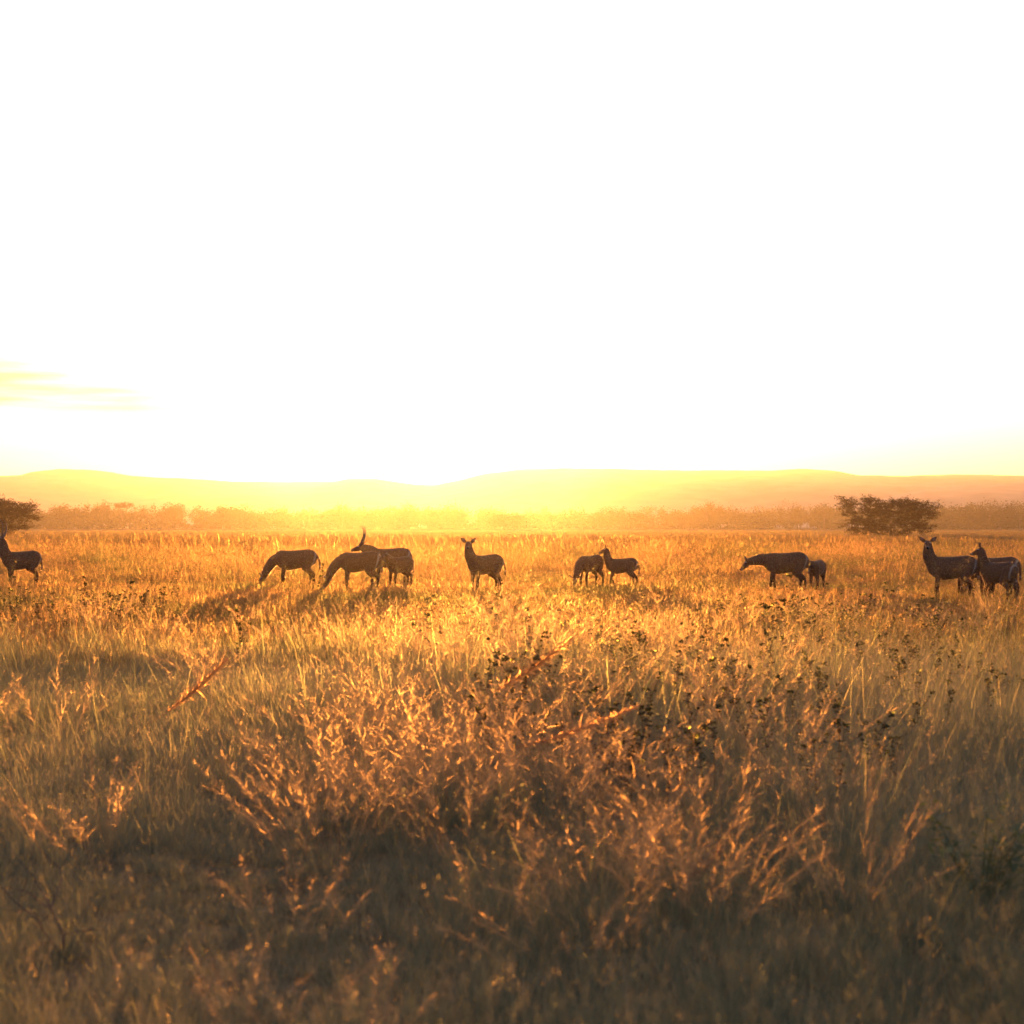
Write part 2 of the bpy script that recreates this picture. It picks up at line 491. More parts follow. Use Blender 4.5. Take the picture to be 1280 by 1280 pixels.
def make_antelope(label, X, D, yaw, neck='up', head_turn=0.0, neck_turn=0.0, head_tilt=0.0, scale=1.0, horns=False, ears='out',
                  stance=(0, 0, 0, 0), tail=0.0, slim=1.0, seed=0):
    rnd = random.Random(seed)
    mb = MB()
    loft(mb, [(-0.70, 0.99, 0.08, 0.07), (-0.665, 0.99, 0.17, 0.14), (-0.58, 0.985, 0.245, 0.200), (-0.44, 0.985, 0.290, 0.235), (-0.22, 0.960, 0.295, 0.255 * slim),
              (0.0, 0.925, 0.310, 0.270 * slim), (0.20, 0.910, 0.320, 0.255), (0.36, 0.925, 0.310, 0.225), (0.50, 0.96, 0.270, 0.185), (0.60, 0.985, 0.20, 0.13),
              (0.65, 1.0, 0.10, 0.07)])
    # haunches and shoulders
    for sy in (-1, 1):
        chain(mb, [(-0.47, sy * 0.10, 1.07), (-0.42, sy * 0.13, 0.86), (-0.36, sy * 0.135, 0.70)], [0.16, 0.15, 0.105])
        chain(mb, [(0.40, sy * 0.10, 1.08), (0.44, sy * 0.125, 0.90), (0.36, sy * 0.125, 0.72)], [0.11, 0.115, 0.085])
    # legs: stance = swing of front left, front right, hind left, hind right hooves
    for sy, sw in ((1, stance[0]), (-1, stance[1])):
        chain(mb, [(0.40, sy * 0.12, 0.80), (0.36 + sw * .1, sy * 0.125, 0.66), (0.385 + sw * .6, sy * 0.12, 0.37), (0.375 + sw, sy * 0.115, 0.10), (0.40 + sw, sy * 0.115, 0.02)],
              [0.110, 0.082, 0.052, 0.035, 0.043], 9)
    for sy, sw in ((1, stance[2]), (-1, stance[3])):
        chain(mb, [(-0.42, sy * 0.13, 0.80), (-0.33 + sw * .2, sy * 0.135, 0.66), (-0.525 + sw * .7, sy * 0.125, 0.45), (-0.50 + sw, sy * 0.12, 0.11), (-0.475 + sw, sy * 0.12, 0.02)],
              [0.150, 0.118, 0.056, 0.037, 0.044], 9)
    # tail
    chain(mb, [(-0.66, 0, 1.08), (-0.715 - tail * .05, tail * 0.04, 0.94), (-0.715 - tail * .09, tail * .06, 0.74), (-0.70 - tail * .10, tail * .07, 0.60)], [0.045, 0.036, 0.034, 0.036], 7)
    # neck, turned sideways about its root, then the head
    joints, hd = NECKS[neck]
    root = Vector((joints[0][0], 0, joints[0][1]))
    nj = []
    for i, (jx, jz) in enumerate(joints):
        a = R(neck_turn) * min(1, i / 2)
        v = Vector((jx, 0, jz)) - root
        nj.append(root + Matrix.Rotation(a, 3, 'Z') @ v)
    thick = 1.12 if horns else 1.0
    chain(mb, nj, [0.210, 0.178 * thick, 0.132 * thick, 0.104], 12)
    hv = Vector((hd[0], 0, hd[1])).normalized()
    hv = Matrix.Rotation(R(head_tilt), 3, 'Y') @ hv
    rot = Matrix.Rotation(R(neck_turn + head_turn), 3, 'Z')
    hv = rot @ hv
    side = rot @ Vector((0, 1, 0))
    up = hv.cross(side).normalized()
    poll = nj[-1] + up * 0.015
    jaw = lambda k: poll + hv * k
    chain(mb, [jaw(-0.03), jaw(0.07), jaw(0.17), jaw(0.27), jaw(0.345)], [0.078, 0.094, 0.076, 0.054, 0.050], 12, squash=0.86)
    chain(mb, [jaw(0.04) - up * 0.05, jaw(0.16) - up * 0.045, jaw(0.29) - up * 0.025], [0.062, 0.050, 0.034], 8)
    # nostril pads, brows
    for sy in (-1, 1):
        chain(mb, [jaw(0.06) + side * sy * 0.062 + up * 0.045, jaw(0.13) + side * sy * 0.062 + up * 0.035], [0.028, 0.024], 6)
        e0 = poll + hv * 0.005 + side * sy * 0.070 + up * 0.045
        if ears == 'out':
            ed = (side * sy * 0.80 + up * 0.64 - hv * 0.22).normalized()
        elif ears == 'back':
            ed = (side * sy * 0.45 + up * 0.30 - hv * 0.85).normalized()
        else:
            ed = (side * sy * 0.42 + up * 0.88 - hv * 0.25).normalized()
        flat = (hv - ed * hv.dot(ed)).normalized()
        wide = ed.cross(flat)
        L, N = 0.215, 7
        base = len(mb.v)
        for i in range(N):
            k = i / (N - 1)
            w = 0.074 * math.sin(math.pi * (0.16 + 0.80 * k)) ** 0.8
            for q in range(8):
                a = 2 * math.pi * q / 8
                mb.v.append(e0 + ed * (L * k) + wide * w * math.cos(a) + flat * (0.017 * math.sin(a) + 0.03 * (math.cos(a) ** 2) * (k > 0.1))); mb.t.append(0)
        for i in range(N - 1):
            for q in range(8):
                a = base + i * 8 + q; b = base + i * 8 + (q + 1) % 8
                mb.f.append((a, b, b + 8, a + 8))
        mb.f.append(tuple(base + q for q in reversed(range(8))))
        mb.f.append(tuple(base + (N - 1) * 8 + q for q in range(8)))
    # fuse everything into one skin
    me0 = bpy.data.meshes.new("antelope_raw")
    me0.from_pydata([tuple(v) for v in mb.v], [], mb.f)
    bm = bmesh.new(); bm.from_mesh(me0)
    bmesh.ops.recalc_face_normals(bm, faces=bm.faces)
    bm.to_mesh(me0); bm.free()
    tmp = bpy.data.objects.new("antelope_raw", me0)
    COL.objects.link(tmp)
    rm = tmp.modifiers.new("fuse", 'REMESH'); rm.mode = 'VOXEL'; rm.voxel_size = 0.016
    sm = tmp.modifiers.new("soft", 'SMOOTH'); sm.factor = 0.5; sm.iterations = 5
    dg = bpy.context.evaluated_depsgraph_get()
    me = bpy.data.meshes.new_from_object(tmp.evaluated_get(dg))
    bpy.data.objects.remove(tmp); bpy.data.meshes.remove(me0)
    me.name = "antelope"
    me.polygons.foreach_set("use_smooth", [True] * len(me.polygons))
    me.materials.clear(); me.materials.append(M_COAT)
    # coat markings
    nv = len(me.vertices)
    co = np.empty(nv * 3); me.vertices.foreach_get("co", co); co = co.reshape(-1, 3)
    c = np.tile(np.array([0.105, 0.057, 0.032]), (nv, 1))

    def blend(mask, colr):
        mk = np.clip(mask, 0, 1)[:, None]
        c[:] = c * (1 - mk) + np.array(colr) * mk
    dist = lambda p: np.linalg.norm(co - np.array(p), axis=1)
    blend((co[:, 2] - 1.05) / 0.35 * (co[:, 0] < 0.45), (0.078, 0.043, 0.025))
    blend((0.62 - co[:, 2]) / 0.2 * (np.abs(co[:, 0]) < 0.9) * (dist(nj[-1]) > 0.5), (0.026, 0.017, 0.012))
    blend((0.06 - co[:, 2]) / 0.02 * (dist(nj[-1]) > 0.6), (0.02, 0.017, 0.015))
    # white ring round the tail
    ring = np.sqrt(co[:, 1] ** 2 + ((co[:, 2] - 0.93) * 0.72) ** 2)
    blend((1 - np.abs(ring - 0.17) / 0.030) * 1.1 * (co[:, 0] < -0.40) * (co[:, 2] > 0.62) * (co[:, 2] < 1.22), (0.22, 0.185, 0.15))
    mz = jaw(0.345); th = nj[2] * 0.55 + nj[3] * 0.45 + hv * 0.10 - up * 0.09
    blend((0.095 - dist(mz - up * 0.02)) / 0.03, (0.13, 0.105, 0.09))
    blend((0.055 - dist(mz + hv * 0.03 + up * 0.015)) / 0.015, (0.02, 0.017, 0.015))
    blend((0.085 - dist(th)) / 0.03, (0.16, 0.13, 0.11))
    for sy in (-1, 1):
        blend((0.042 - dist(jaw(0.085) + side * sy * 0.080 + up * 0.058)) / 0.015, (0.22, 0.19, 0.16))
        blend((0.022 - dist(jaw(0.10) + side * sy * 0.082 + up * 0.030)) / 0.006, (0.006, 0.005, 0.005))
        e1 = poll + (side * sy * 0.80 + up * 0.64 - hv * 0.22).normalized() * 0.20
        if ears == 'out':
            blend((0.075 - dist(e1 + hv * 0.02)) / 0.03, (0.15, 0.12, 0.10))
            blend((0.04 - dist(poll + side * sy * 0.07 + up * .045 + (side * sy * 0.80 + up * 0.64 - hv * 0.22).normalized() * 0.215)) / 0.012, (0.03, 0.025, 0.02))
    # a coat of short hairs lying back along the body, part of the same skin
    r3 = np.random.default_rng(900 + seed)
    npol = len(me.polygons)
    cen = np.empty(npol * 3); me.polygons.foreach_get("center", cen); cen = cen.reshape(-1, 3)
    nor = np.empty(npol * 3); me.polygons.foreach_get("normal", nor); nor = nor.reshape(-1, 3)
    v0 = np.empty(npol, dtype=np.int32); me.polygons.foreach_get("loop_start", v0)
    lv = np.empty(len(me.loops), dtype=np.int32); me.loops.foreach_get("vertex_index", lv)
    pick = r3.choice(npol, 7000)
    up_ok = cen[pick][:, 2] > 0.30
    pick = pick[up_ok]
    dn = dist(nj[2])[lv[v0[pick]]]
    hl = (0.030 + 0.030 * np.clip(1 - dn / 0.38, 0, 1)) * r3.uniform(.6, 1.3, len(pick))
    hl[dist(poll + hv * .12)[lv[v0[pick]]] < 0.24] *= 0.35
    dirs = nor[pick] * 0.75 + np.array([-0.55, 0, -0.45]) + r3.normal(0, .25, (len(pick), 3))
    dirs /= np.linalg.norm(dirs, axis=1)[:, None]
    sdv = np.cross(dirs, nor[pick] + r3.normal(0, .3, (len(pick), 3))); sdv /= np.linalg.norm(sdv, axis=1)[:, None] + 1e-9
    base_p = cen[pick] - nor[pick] * 0.004
    A_, B_, C_ = base_p - sdv * .0035, base_p + sdv * .0035, base_p + dirs * hl[:, None]
    hair_v = np.stack([A_, B_, C_], 1).reshape(-1, 3)
    hair_c = np.repeat(c[lv[v0[pick]]] * 1.05, 3, axis=0)
    polys = [tuple(p.vertices) for p in me.polygons] + [(nv + 3 * i, nv + 3 * i + 1, nv + 3 * i + 2) for i in range(len(pick))]
    co2 = np.concatenate([co, hair_v]); c2 = np.concatenate([c, hair_c])
    bpy.data.meshes.remove(me)
    me = bpy.data.meshes.new("antelope")
    me.from_pydata(co2.tolist(), [], polys)
    me.materials.append(M_COAT); me.materials.append(M_FUR)
    mi = np.zeros(len(polys), dtype=np.int32); mi[npol:] = 1
    me.polygons.foreach_set("material_index", mi)
    me.polygons.foreach_set("use_smooth", (mi == 0))
    ca = me.color_attributes.new("coat", 'FLOAT_COLOR', 'POINT')
    ca.data.foreach_set("color", np.concatenate([c2, np.ones((len(c2), 1))], axis=1).ravel())
    me.update()
    o = bpy.data.objects.new("antelope", me)
    COL.objects.link(o)
    x = px(X, D)
    o.location = (x, D, ground_z(x, D))
    o.rotation_euler = (0, 0, R(yaw))
    o.scale = (scale,) * 3
    tag(o, label, "antelope", "herd of antelopes grazing on the plain")
    if horns:
        for sy in (-1, 1):
            h = MB()
            p = poll + side * sy * 0.045 + up * 0.075 + hv * 0.01
            pts, rr = [], []
            back = -hv
            for i in range(15):
                k = i / 14
                # sweeps back and out, then forward at the tip
                pts.append(p + up * (0.50 * k + 0.10 * k * k) + back * (0.30 * math.sin(k * 1.9)) + side * sy * (0.16 * math.sin(k * 2.2)))
                ringed = 1.0 + 0.10 * (i % 2) * (k < 0.75)
                rr.append((0.036 * (1 - k) + 0.006) * ringed)
            h.tube(pts, rr, 8)
            h.build("horn", M_HORN, o, smooth=True)
    return o


LEFT = 180   # facing left in the picture
make_antelope("horned bull with raised head at the far left edge, below the left acacia", 26.5, 51.0, LEFT + 40, 'alert', head_turn=-30, neck_turn=-10, scale=1.0, horns=True, stance=(0.03, -0.08, 0.02, -0.05), tail=0.1, seed=1)
make_antelope("antelope with head buried in the grass, left of the horned bull in the glare", 369, 53.0, LEFT + 10, 'graze', scale=1.10, stance=(0.05, -0.03, -0.08, 0.04), tail=0.9, seed=2)
make_antelope("grazing antelope with lowered neck standing in front of the horned bull", 449, 50.0, LEFT - 4, 'graze', scale=1.06, stance=(0.0, 0.04, 0.10, -0.06), tail=0.1, seed=3)
make_antelope("glowing horned bull behind the grazing antelope, sun right above its back", 488, 55.5, LEFT - 2, 'mid', scale=1.12, horns=True, head_tilt=-12, ears='back', stance=(0.0, 0.03, 0.03, -0.06), seed=4)
make_antelope("small antelope with pale rimmed ears facing us in front of the glowing bull", 500, 52.5, LEFT + 50, 'mid', neck_turn=8, head_turn=10, scale=0.90, ears='out', stance=(0.0, 0.05, 0.02, -0.05), tail=0.3, seed=5)
make_antelope("lone upright antelope facing us with ears spread, right of the sun glare", 606, 48.5, LEFT + 38, 'alert', neck_turn=-8, head_turn=55, scale=1.02, stance=(0.0, 0.02, 0.03, -0.03), tail=0.8, seed=6)
make_antelope("arched antelope grazing head down towards us, beside the one with raised head", 738, 53.5, LEFT + 48, 'graze', scale=0.93, neck_turn=10, stance=(0.0, 0.08, -0.12, 0.02), seed=7)
make_antelope("young antelope with raised head looking over its grazing neighbour", 777, 53.5, LEFT - 4, 'alert', scale=0.86, ears='up', stance=(0.10, -0.04, 0.06, -0.12), tail=0.2, seed=8)
make_antelope("antelope walking left with neck held level, right of the middle", 981, 50.5, LEFT - 6, 'low', scale=1.12, ears='out', head_tilt=0, stance=(0.07, -0.10, -0.06, 0.05), tail=0.0, seed=9)
make_antelope("small antelope half hidden behind the rump of the level necked antelope", 1021, 53.0, LEFT + 62, 'level', neck_turn=-25, scale=0.88, ears='up', stance=(0.0, 0.04, 0.0, -0.05), seed=10)
make_antelope("large antelope staring at us with ears spread, in front of the right acacia", 1189, 44.2, LEFT - 16, 'alert', neck_turn=10, head_turn=78, scale=1.08, stance=(0.03, -0.03, -0.07, 0.05), tail=0.0, seed=11)
make_antelope("antelope mostly hidden behind the staring antelope, ears above its back", 1216, 47.0, LEFT + 4, 'level', scale=0.98, ears='up', stance=(0.0, 0.05, 0.0, -0.05), seed=12)
make_antelope("antelope at the right edge with white ringed rump turned to us", 1248, 43.5, LEFT - 62, 'alert', neck_turn=38, head_turn=0, scale=0.96, ears='up', stance=(0.04, -0.04, 0.06, -0.05), tail=0.0, seed=13)
make_antelope("antelope behind the white ringed rump at the right edge, mostly hidden", 1246, 45.6, LEFT - 44, 'graze', scale=1.05, ears='back', stance=(0.04, -0.04, 0.06, -0.05), seed=14)


# ------------------------------------------------------------------ trees
def limb_tree(mb, p, dr, L, r, depth, tips, rnd, spread, flat, top):
    """recursive tapering limbs; collects twig tips"""
    pts, rr = [Vector(p)], [r]
    c = Vector(dr).normalized()
    n = 4
    for i in range(n):
        c = (c + Vector((rnd.gauss(0, .16), rnd.gauss(0, .16), rnd.gauss(0, .10)))).normalized()
        q = pts[-1] + c * L / n
        if q.z > top: q.z = top - rnd.random() * 0.25
        pts.append(q); rr.append(r * (1 - 0.5 * (i + 1) / n))
    mb.tube(pts, rr, 5 if depth < 3 else 6)
    if depth == 0:
        tips.append((pts[-1], c)); tips.append((pts[2], c))
        return
    k = rnd.choice([2, 3, 3])
    a0 = rnd.random() * 6.28
    for i in range(k):
        a = a0 + i * 6.28 / k + rnd.gauss(0, .3)
        out = Vector((math.cos(a), math.sin(a), rnd.gauss(0.0, .25)))
        nd = (c * (1 - spread) + out * spread)
        nd.z *= flat
        limb_tree(mb, pts[-1], nd, L * rnd.uniform(.62, .9), rr[-1] * .8, depth - 1, tips, rnd, spread, flat, top)
    if depth >= 2:
        out = Vector((math.cos(a0 + 2), math.sin(a0 + 2), 0.1))
        limb_tree(mb, pts[2], out, L * .7, rr[2] * .55, depth - 2 if depth > 2 else 0, tips, rnd, spread, flat, top)


def acacia(label, X, D, H, W, seed, lean):
    rnd = random.Random(seed)
    x = px(X, D)
    root = bpy.data.objects.new("acacia_tree", None)
    COL.objects.link(root)
    root.location = (x, D, 0)
    tag(root, label, "tree", "flat topped acacias standing on the open plain")
    tr = MB(); tips = []
    for i in range(6):
        a = i * 6.28 / 6 + rnd.gauss(0, .25)
        sp = rnd.uniform(.5, 1.2)
        limb_tree(tr, (0.25 * math.cos(a), 0.25 * math.sin(a), -0.1), (math.cos(a) * sp, math.sin(a) * sp, 1.0), H * .40, 0.20, 4, tips, rnd, 0.52, 0.72, H)
    tr.build("trunk", M_BARK, root, smooth=True)
    cr = MB()
    spots = []
    # canopy plate: ragged umbrella, thicker in the middle, drooping skirts
    for i in range(640):
        a = rnd.random() * 6.283
        rad = math.sqrt(rnd.random())
        ex = W * .5 * rad * math.cos(a); ey = W * .42 * rad * math.sin(a)
        lump = noise.noise(Vector((ex * .35 + seed, ey * .35, 1.5)))
        lump2 = noise.noise(Vector((ex * .5, ey * .5 + seed, 8.5)))
        ztop = H * (0.90 - 0.05 * rad ** 2) - lean * ex + lump * H * .13
        z = ztop - rnd.random() ** 1.3 * H * (.36 - .06 * rad)
        if lump < -0.25 and rnd.random() < .6: continue
        spots.append(Vector((ex, ey, z)))
        if rad > .35 and rad < .85 and lump2 > .06 and rnd.random() < .60:       # drooping skirts with gaps between
            spots.append(Vector((ex * .88, ey * .88, max(H * .16, ztop - rnd.uniform(.38, .74) * H))))
    for t, c in tips:
        if abs(t.x) < W * .52 and rnd.random() < .8: spots.append(t)
    for s_ in spots:
        outw = Vector((s_.x, s_.y, 0)).normalized() if s_.length > .1 else Vector((1, 0, 0))
        if rnd.random() < .25: cr.blade(s_, outw * rnd.uniform(.2, 1) + Vector((0, 0, rnd.uniform(.2, 1))), rnd.uniform(.4, 1.0), .05, (0, 0, .1), 2, .2)
        n = rnd.randint(18, 40)
        sp_dir = (outw * rnd.uniform(.3, 1.2) + Vector((rnd.gauss(0, .5), rnd.gauss(0, .5), rnd.gauss(0.05, .30)))).normalized()
        Ls = rnd.uniform(.7, 1.5) * (1.5 if Vector((s_.x, s_.y, 0)).length > W * .36 or s_.z > H * .86 else 1.0)
        tint0 = rnd.random()
        for j in range(n):
            k = rnd.random()
            p = s_ + sp_dir * (Ls * (k - .3)) + Vector((rnd.gauss(0, .16), rnd.gauss(0, .16), rnd.gauss(0, .09)))
            ax = sp_dir + Vector((rnd.gauss(0, .6), rnd.gauss(0, .6), rnd.gauss(0, .45)))
            cr.leaf(p, ax, (rnd.gauss(0, .5), rnd.gauss(0, .5), 1), rnd.uniform(.16, .40), rnd.uniform(.07, .15), min(1, max(0, tint0 + rnd.gauss(0, .2))))
        cr.blade(s_ - sp_dir * Ls * .35, sp_dir, Ls * 1.05, .035, (0, 0, rnd.gauss(0.05, .2)), 2, .2)
    cr.build("crown", M_LEAF, root)
    return root


acacia("flat topped acacia with thin drooping crown, standing alone at the right", 1110, 245.0, 7.1, 15.6, 11, 0.085)
acacia("ragged dark acacia cut by the left edge of the picture", -8, 235.0, 6.7, 12.5, 23, 0.0)


def crown_leaves(mb, c, rx, ry, rz, n, rnd, size, flat=0.0):
    """leaf clumps through an uneven crown"""
    k = max(5, n // 34)
    lobes = []
    for i in range(k):
        a = rnd.random() * 6.283; u = rnd.random() ** .5
        lobes.append(Vector((math.cos(a) * u * rx, math.sin(a) * u * ry, (rnd.random() - .35) * rz * (1 - .7 * u * u))))
    for i in range(n):
        lb = rnd.choice(lobes)
        p = Vector(c) + lb + Vector((rnd.gauss(0, rx * .16), rnd.gauss(0, ry * .16), rnd.gauss(0, rz * .13)))
        if p.z < 0.1: p.z = 0.1 + rnd.random() * .6
        mb.leaf(p, (rnd.gauss(0, 1), rnd.gauss(0, 1), rnd.gauss(0, .5)), (rnd.gauss(0, 1), rnd.gauss(0, 1), rnd.gauss(0, 1)), size * rnd.uniform(.6, 1.5), size * rnd.uniform(.4, .8), rnd.random())


def far_tree(label, X, top, D, W, seed, shape):
    rnd = random.Random(seed)
    x = px(X, D); H = pz(top, D)
    w = W / F * D
    root = bpy.data.objects.new("woodland_tree", None)
    COL.objects.link(root)
    root.location = (x, D, 0)
    tag(root, label, "tree", "hazy trees rising above the far belt of woodland")
    tr = MB()
    tr.tube([(0, 0, -.2), (.1, 0, H * .25), (rnd.gauss(0, .3), 0, H * .5), (rnd.gauss(0, .5), 0, H * .8)], [.38, .30, .22, .08], 7)
    for i in range(6):
        a = i * 1.05 + rnd.gauss(0, .2)
        tr.tube([(0, 0, H * rnd.uniform(.3, .5)), (math.cos(a) * w * .2, math.sin(a) * w * .2, H * .65), (math.cos(a) * w * .38, math.sin(a) * w * .38, H * .82)], [.16, .10, .04], 5)
    tr.build("trunk", M_BARK, root, smooth=True)
    cr = MB()
    if shape == 'round':
        crown_leaves(cr, (0, 0, H * .58), w * .46, w * .46, H * .56, 1800, rnd, .75)
        crown_leaves(cr, (0, 0, H * .24), w * .42, w * .42, H * .34, 900, rnd, .75)
    elif shape == 'flat':
        crown_leaves(cr, (0, 0, H * .84), w * .5, w * .5, H * .20, 1200, rnd, .65)
        crown_leaves(cr, (0, 0, H * .35), w * .42, w * .42, H * .50, 1100, rnd, .75)
    else:
        crown_leaves(cr, (0, 0, H * .45), w * .5, w * .5, H * .75, 2300, rnd, .75)
    cr.build("crown", M_FARLEAF, root)


FAR = [("hazy tree with domed crown above the woodland, right of the left acacia", 128, 624, 900, 26, 'round'),
       ("hazy flat topped tree beside the domed tree, right of the left acacia", 153, 626.5, 905, 24, 'flat'),
       ("small hazy round tree in the woodland under the left hill's long slope", 224, 628.5, 910, 20, 'round'),
       ("low bushy hazy tree between the left hill and the pair with the glowing bull", 303, 630.5, 900, 30, 'bush'),
       ("hazy round tree directly above the glowing horned bull", 428, 629.5, 880, 26, 'round'),
       ("hazy tree dissolving in the glare just below the sun", 512, 628.5, 930, 30, 'bush'),
       ("wide hazy tree in the glare, above the lone upright antelope", 563, 628, 940, 44, 'bush'),
       ("low shrubby hazy tree standing out in front of the woodland, right of the lone antelope", 634, 641, 690, 44, 'bush'),
       ("wide hazy tree in the woodland above the pair of antelopes right of the middle", 760, 634, 900, 40, 'bush'),
       ("hazy round tree above the woodland, left of the level necked antelope's head", 884, 627, 880, 40, 'round'),
       ("hazy domed tree above the woodland, over the back of the level necked antelope", 985, 627, 880, 40, 'round'),
       ("hazy tree touching the left side of the lone flat topped acacia", 1030, 628.5, 890, 28, 'round'),
       ("largest hazy tree with broad dome, right of the lone flat topped acacia", 1237, 621.5, 800, 52, 'round'),
       ("hazy tree at the right edge beside the broad domed tree", 1275, 627.5, 800, 36, 'bush')]
for i, (lb, X, tp, D, W, sh) in enumerate(FAR):
    far_tree(lb, X, tp, D, W, 100 + i, sh)

WOOD = [(-900, 630), (-200, 632), (40, 634), (80, 630), (160, 632), (210, 631), (260, 633), (330, 634), (400, 635), (450, 634), (560, 633), (640, 637), (700, 636), (750, 636),
        (800, 635), (850, 632), (900, 631), (950, 634), (1010, 632), (1050, 632), (1100, 634), (1170, 632), (1210, 629), (1260, 630), (1320, 629), (1500, 631), (2200, 631)]


def build_wood():
    mb = MB(); rnd = random.Random(5)
    for i in range(420):
        X = rnd.uniform(-420, 1700)
        D = rnd.uniform(905, 1010)
        if X > 1150: D -= 90
        top = interp(WOOD, X) + abs(rnd.gauss(0, 5.5))
        H = pz(top, D)
        w = rnd.uniform(18, 40) / F * D
        inside = -60 < X < 1340
        crown_leaves(mb, (px(X, D), D, H * .50), w * .46, w * .4, H * .74, 650 if inside else 200, rnd, 1.15 if inside else 1.8)
        mb.tube([(px(X, D), D, -.2), (px(X, D) + .2, D, H * .6)], [.3, .15], 5)
    # low scrub along the wood's foot
    for i in range(420):
        X = rnd.uniform(-420, 1700); D = rnd.uniform(885, 915)
        if X > 1150: D -= 95
        w = rnd.uniform(14, 34) / F * D
        H = rnd.uniform(3.0, 6.5)
        crown_leaves(mb, (px(X, D), D, H * .42), w * .5, w * .4, H * .9, 260, rnd, 1.1)
    o = mb.build("far_wood", M_FARLEAF)
    tag(o, "hazy belt of bush and trees along the far edge of the plain", "woodland", kind="stuff")


build_wood()

# ------------------------------------------------------------------ grass
GC = bpy.data.collections.new("grass_source")     # holds the source tufts; not part of the scene


def tuft(name, n, h0, h1, width, spread, seg, plume=0.0, bendy=0.75, seed=0, mat=None):
    random.seed(seed)
    mb = MB()
    for i in range(n):
        a = random.random() * 6.283
        r = abs(random.gauss(0, spread))
        p = Vector((math.cos(a) * r, math.sin(a) * r, -0.03))
        lean = random.gauss(0, .34)
        dr = Vector((math.cos(a) * (.12 + abs(lean)), math.sin(a) * (.12 + abs(lean)), 1))
        h = random.uniform(h0, h1) * (0.75 + 0.25 * random.random())
        ba = a + random.gauss(0, 1.2)
        bd = Vector((math.cos(ba), math.sin(ba), -random.random() * .5)) * random.random() * bendy
        t = min(1, max(0, random.gauss(.52, .27)))
        stalk = random.random() < plume
        tip = mb.blade(p, dr, h * (1.25 if stalk else 1), width * (.6 if stalk else 1), bd * (.45 if stalk else 1), seg, t)
        if stalk:
            ax = (dr.normalized() + bd * .45).normalized()
            for j in range(40):
                k = random.random()
                q = tip - ax * (k * .22 * h) + Vector((random.gauss(0, .018), random.gauss(0, .018), random.gauss(0, .01))) * (0.4 + k)
                mb.leaf(q, ax + Vector((random.gauss(0, .5), random.gauss(0, .5), random.gauss(.1, .3))), (random.gauss(0, 1), random.gauss(0, 1), .3), width * random.uniform(3, 8), width * random.uniform(.25, .5), min(1, t + .22))
    o = mb.build(name, mat or M_GRASS, link=False)
    GC.objects.link(o)


def wisp(name, n, h0, h1, seed, hair, scatter_source=True):
    """airy grass: thin bending stems that end in open panicles of hair-fine branches"""
    rnd = random.Random(seed); random.seed(seed)
    mb = MB()
    for i in range(n):
        a = rnd.random() * 6.283; r = abs(rnd.gauss(0, .16))
        h = rnd.uniform(h0, h1)
        c = Vector((math.cos(a) * rnd.uniform(.1, .55), math.sin(a) * rnd.uniform(.1, .55), 1)).normalized()
        bd = Vector((math.cos(a), math.sin(a), -.4)) * rnd.uniform(.1, .9)
        q = Vector((math.cos(a) * r, math.sin(a) * r, -.03)); pts = [q]
        for k in range(7):
            q = q + c * h / 7; pts.append(q); c = (c + bd / 7).normalized()
        mb.tube(pts, [.0017 * (1 - .1 * k) for k in range(8)], 3, .3)
        for j in range(85):
            k = 3.2 + 3.8 * rnd.random(); f = min(6, int(k))
            p = pts[f].lerp(pts[f + 1], k - f)
            ax = (pts[f + 1] - pts[f]).normalized()
            dr = ax * rnd.uniform(.5, 1.2) + Vector((rnd.gauss(0, .55), rnd.gauss(0, .55), rnd.gauss(0, .35)))
            L = h * rnd.uniform(.05, .17) * (1.25 - (k - 3.2) / 5)
            e = mb.blade(p, dr, L, hair, Vector((rnd.gauss(0, .4), rnd.gauss(0, .4), -.2)), 2, min(1, max(0, rnd.gauss(.6, .25))))
            mb.leaf(e, dr, (rnd.gauss(0, 1), rnd.gauss(0, 1), 1), hair * 5, hair * 2.2, min(1, max(0, rnd.gauss(.7, .25))))
    if not scatter_source: return mb
    GC.objects.link(mb.build(name, M_WISP, link=False))


def weed(mb, h, seed, leaf=0.05, heads=True):
    """upright branching stalk with small dark leaves and seed heads"""
    rnd = random.Random(seed)
    def stalk(p, dr, L, r, depth):
        pts = [Vector(p)]; c = Vector(dr).normalized()
        for i in range(5):
            c = (c + Vector((rnd.gauss(0, .08), rnd.gauss(0, .08), .06))).normalized()
            pts.append(pts[-1] + c * L / 5)
        mb.tube(pts, [r * (1 - .13 * i) for i in range(6)], 4, .9)
        for i in range(1, 6):
            for j in range(2):
                a = rnd.random() * 6.283
                mb.leaf(pts[i], (math.cos(a), math.sin(a), rnd.uniform(-.3, .6)), (0, 0, 1), leaf * rnd.uniform(.7, 1.5), leaf * rnd.uniform(.4, .8), rnd.random() * .6)
        if heads:
            q = pts[-1]
            for j in range(9):
                mb.leaf(q, (rnd.gauss(0, 1), rnd.gauss(0, 1), rnd.gauss(.4, .8)), (rnd.gauss(0, 1), rnd.gauss(0, 1), rnd.gauss(0, 1)), leaf * rnd.uniform(.4, .8), leaf * rnd.uniform(.3, .6), rnd.random() * .5)
        if depth > 0:
            for i in (2, 3, 4):
                a = rnd.random() * 6.283
                stalk(pts[i], c + Vector((math.cos(a), math.sin(a), .1)) * rnd.uniform(.5, .9), L * rnd.uniform(.35, .55), r * .6, depth - 1)
    stalk((0, 0, -.03), (rnd.gauss(0, .1), rnd.gauss(0, .1), 1), h, .009, 1)


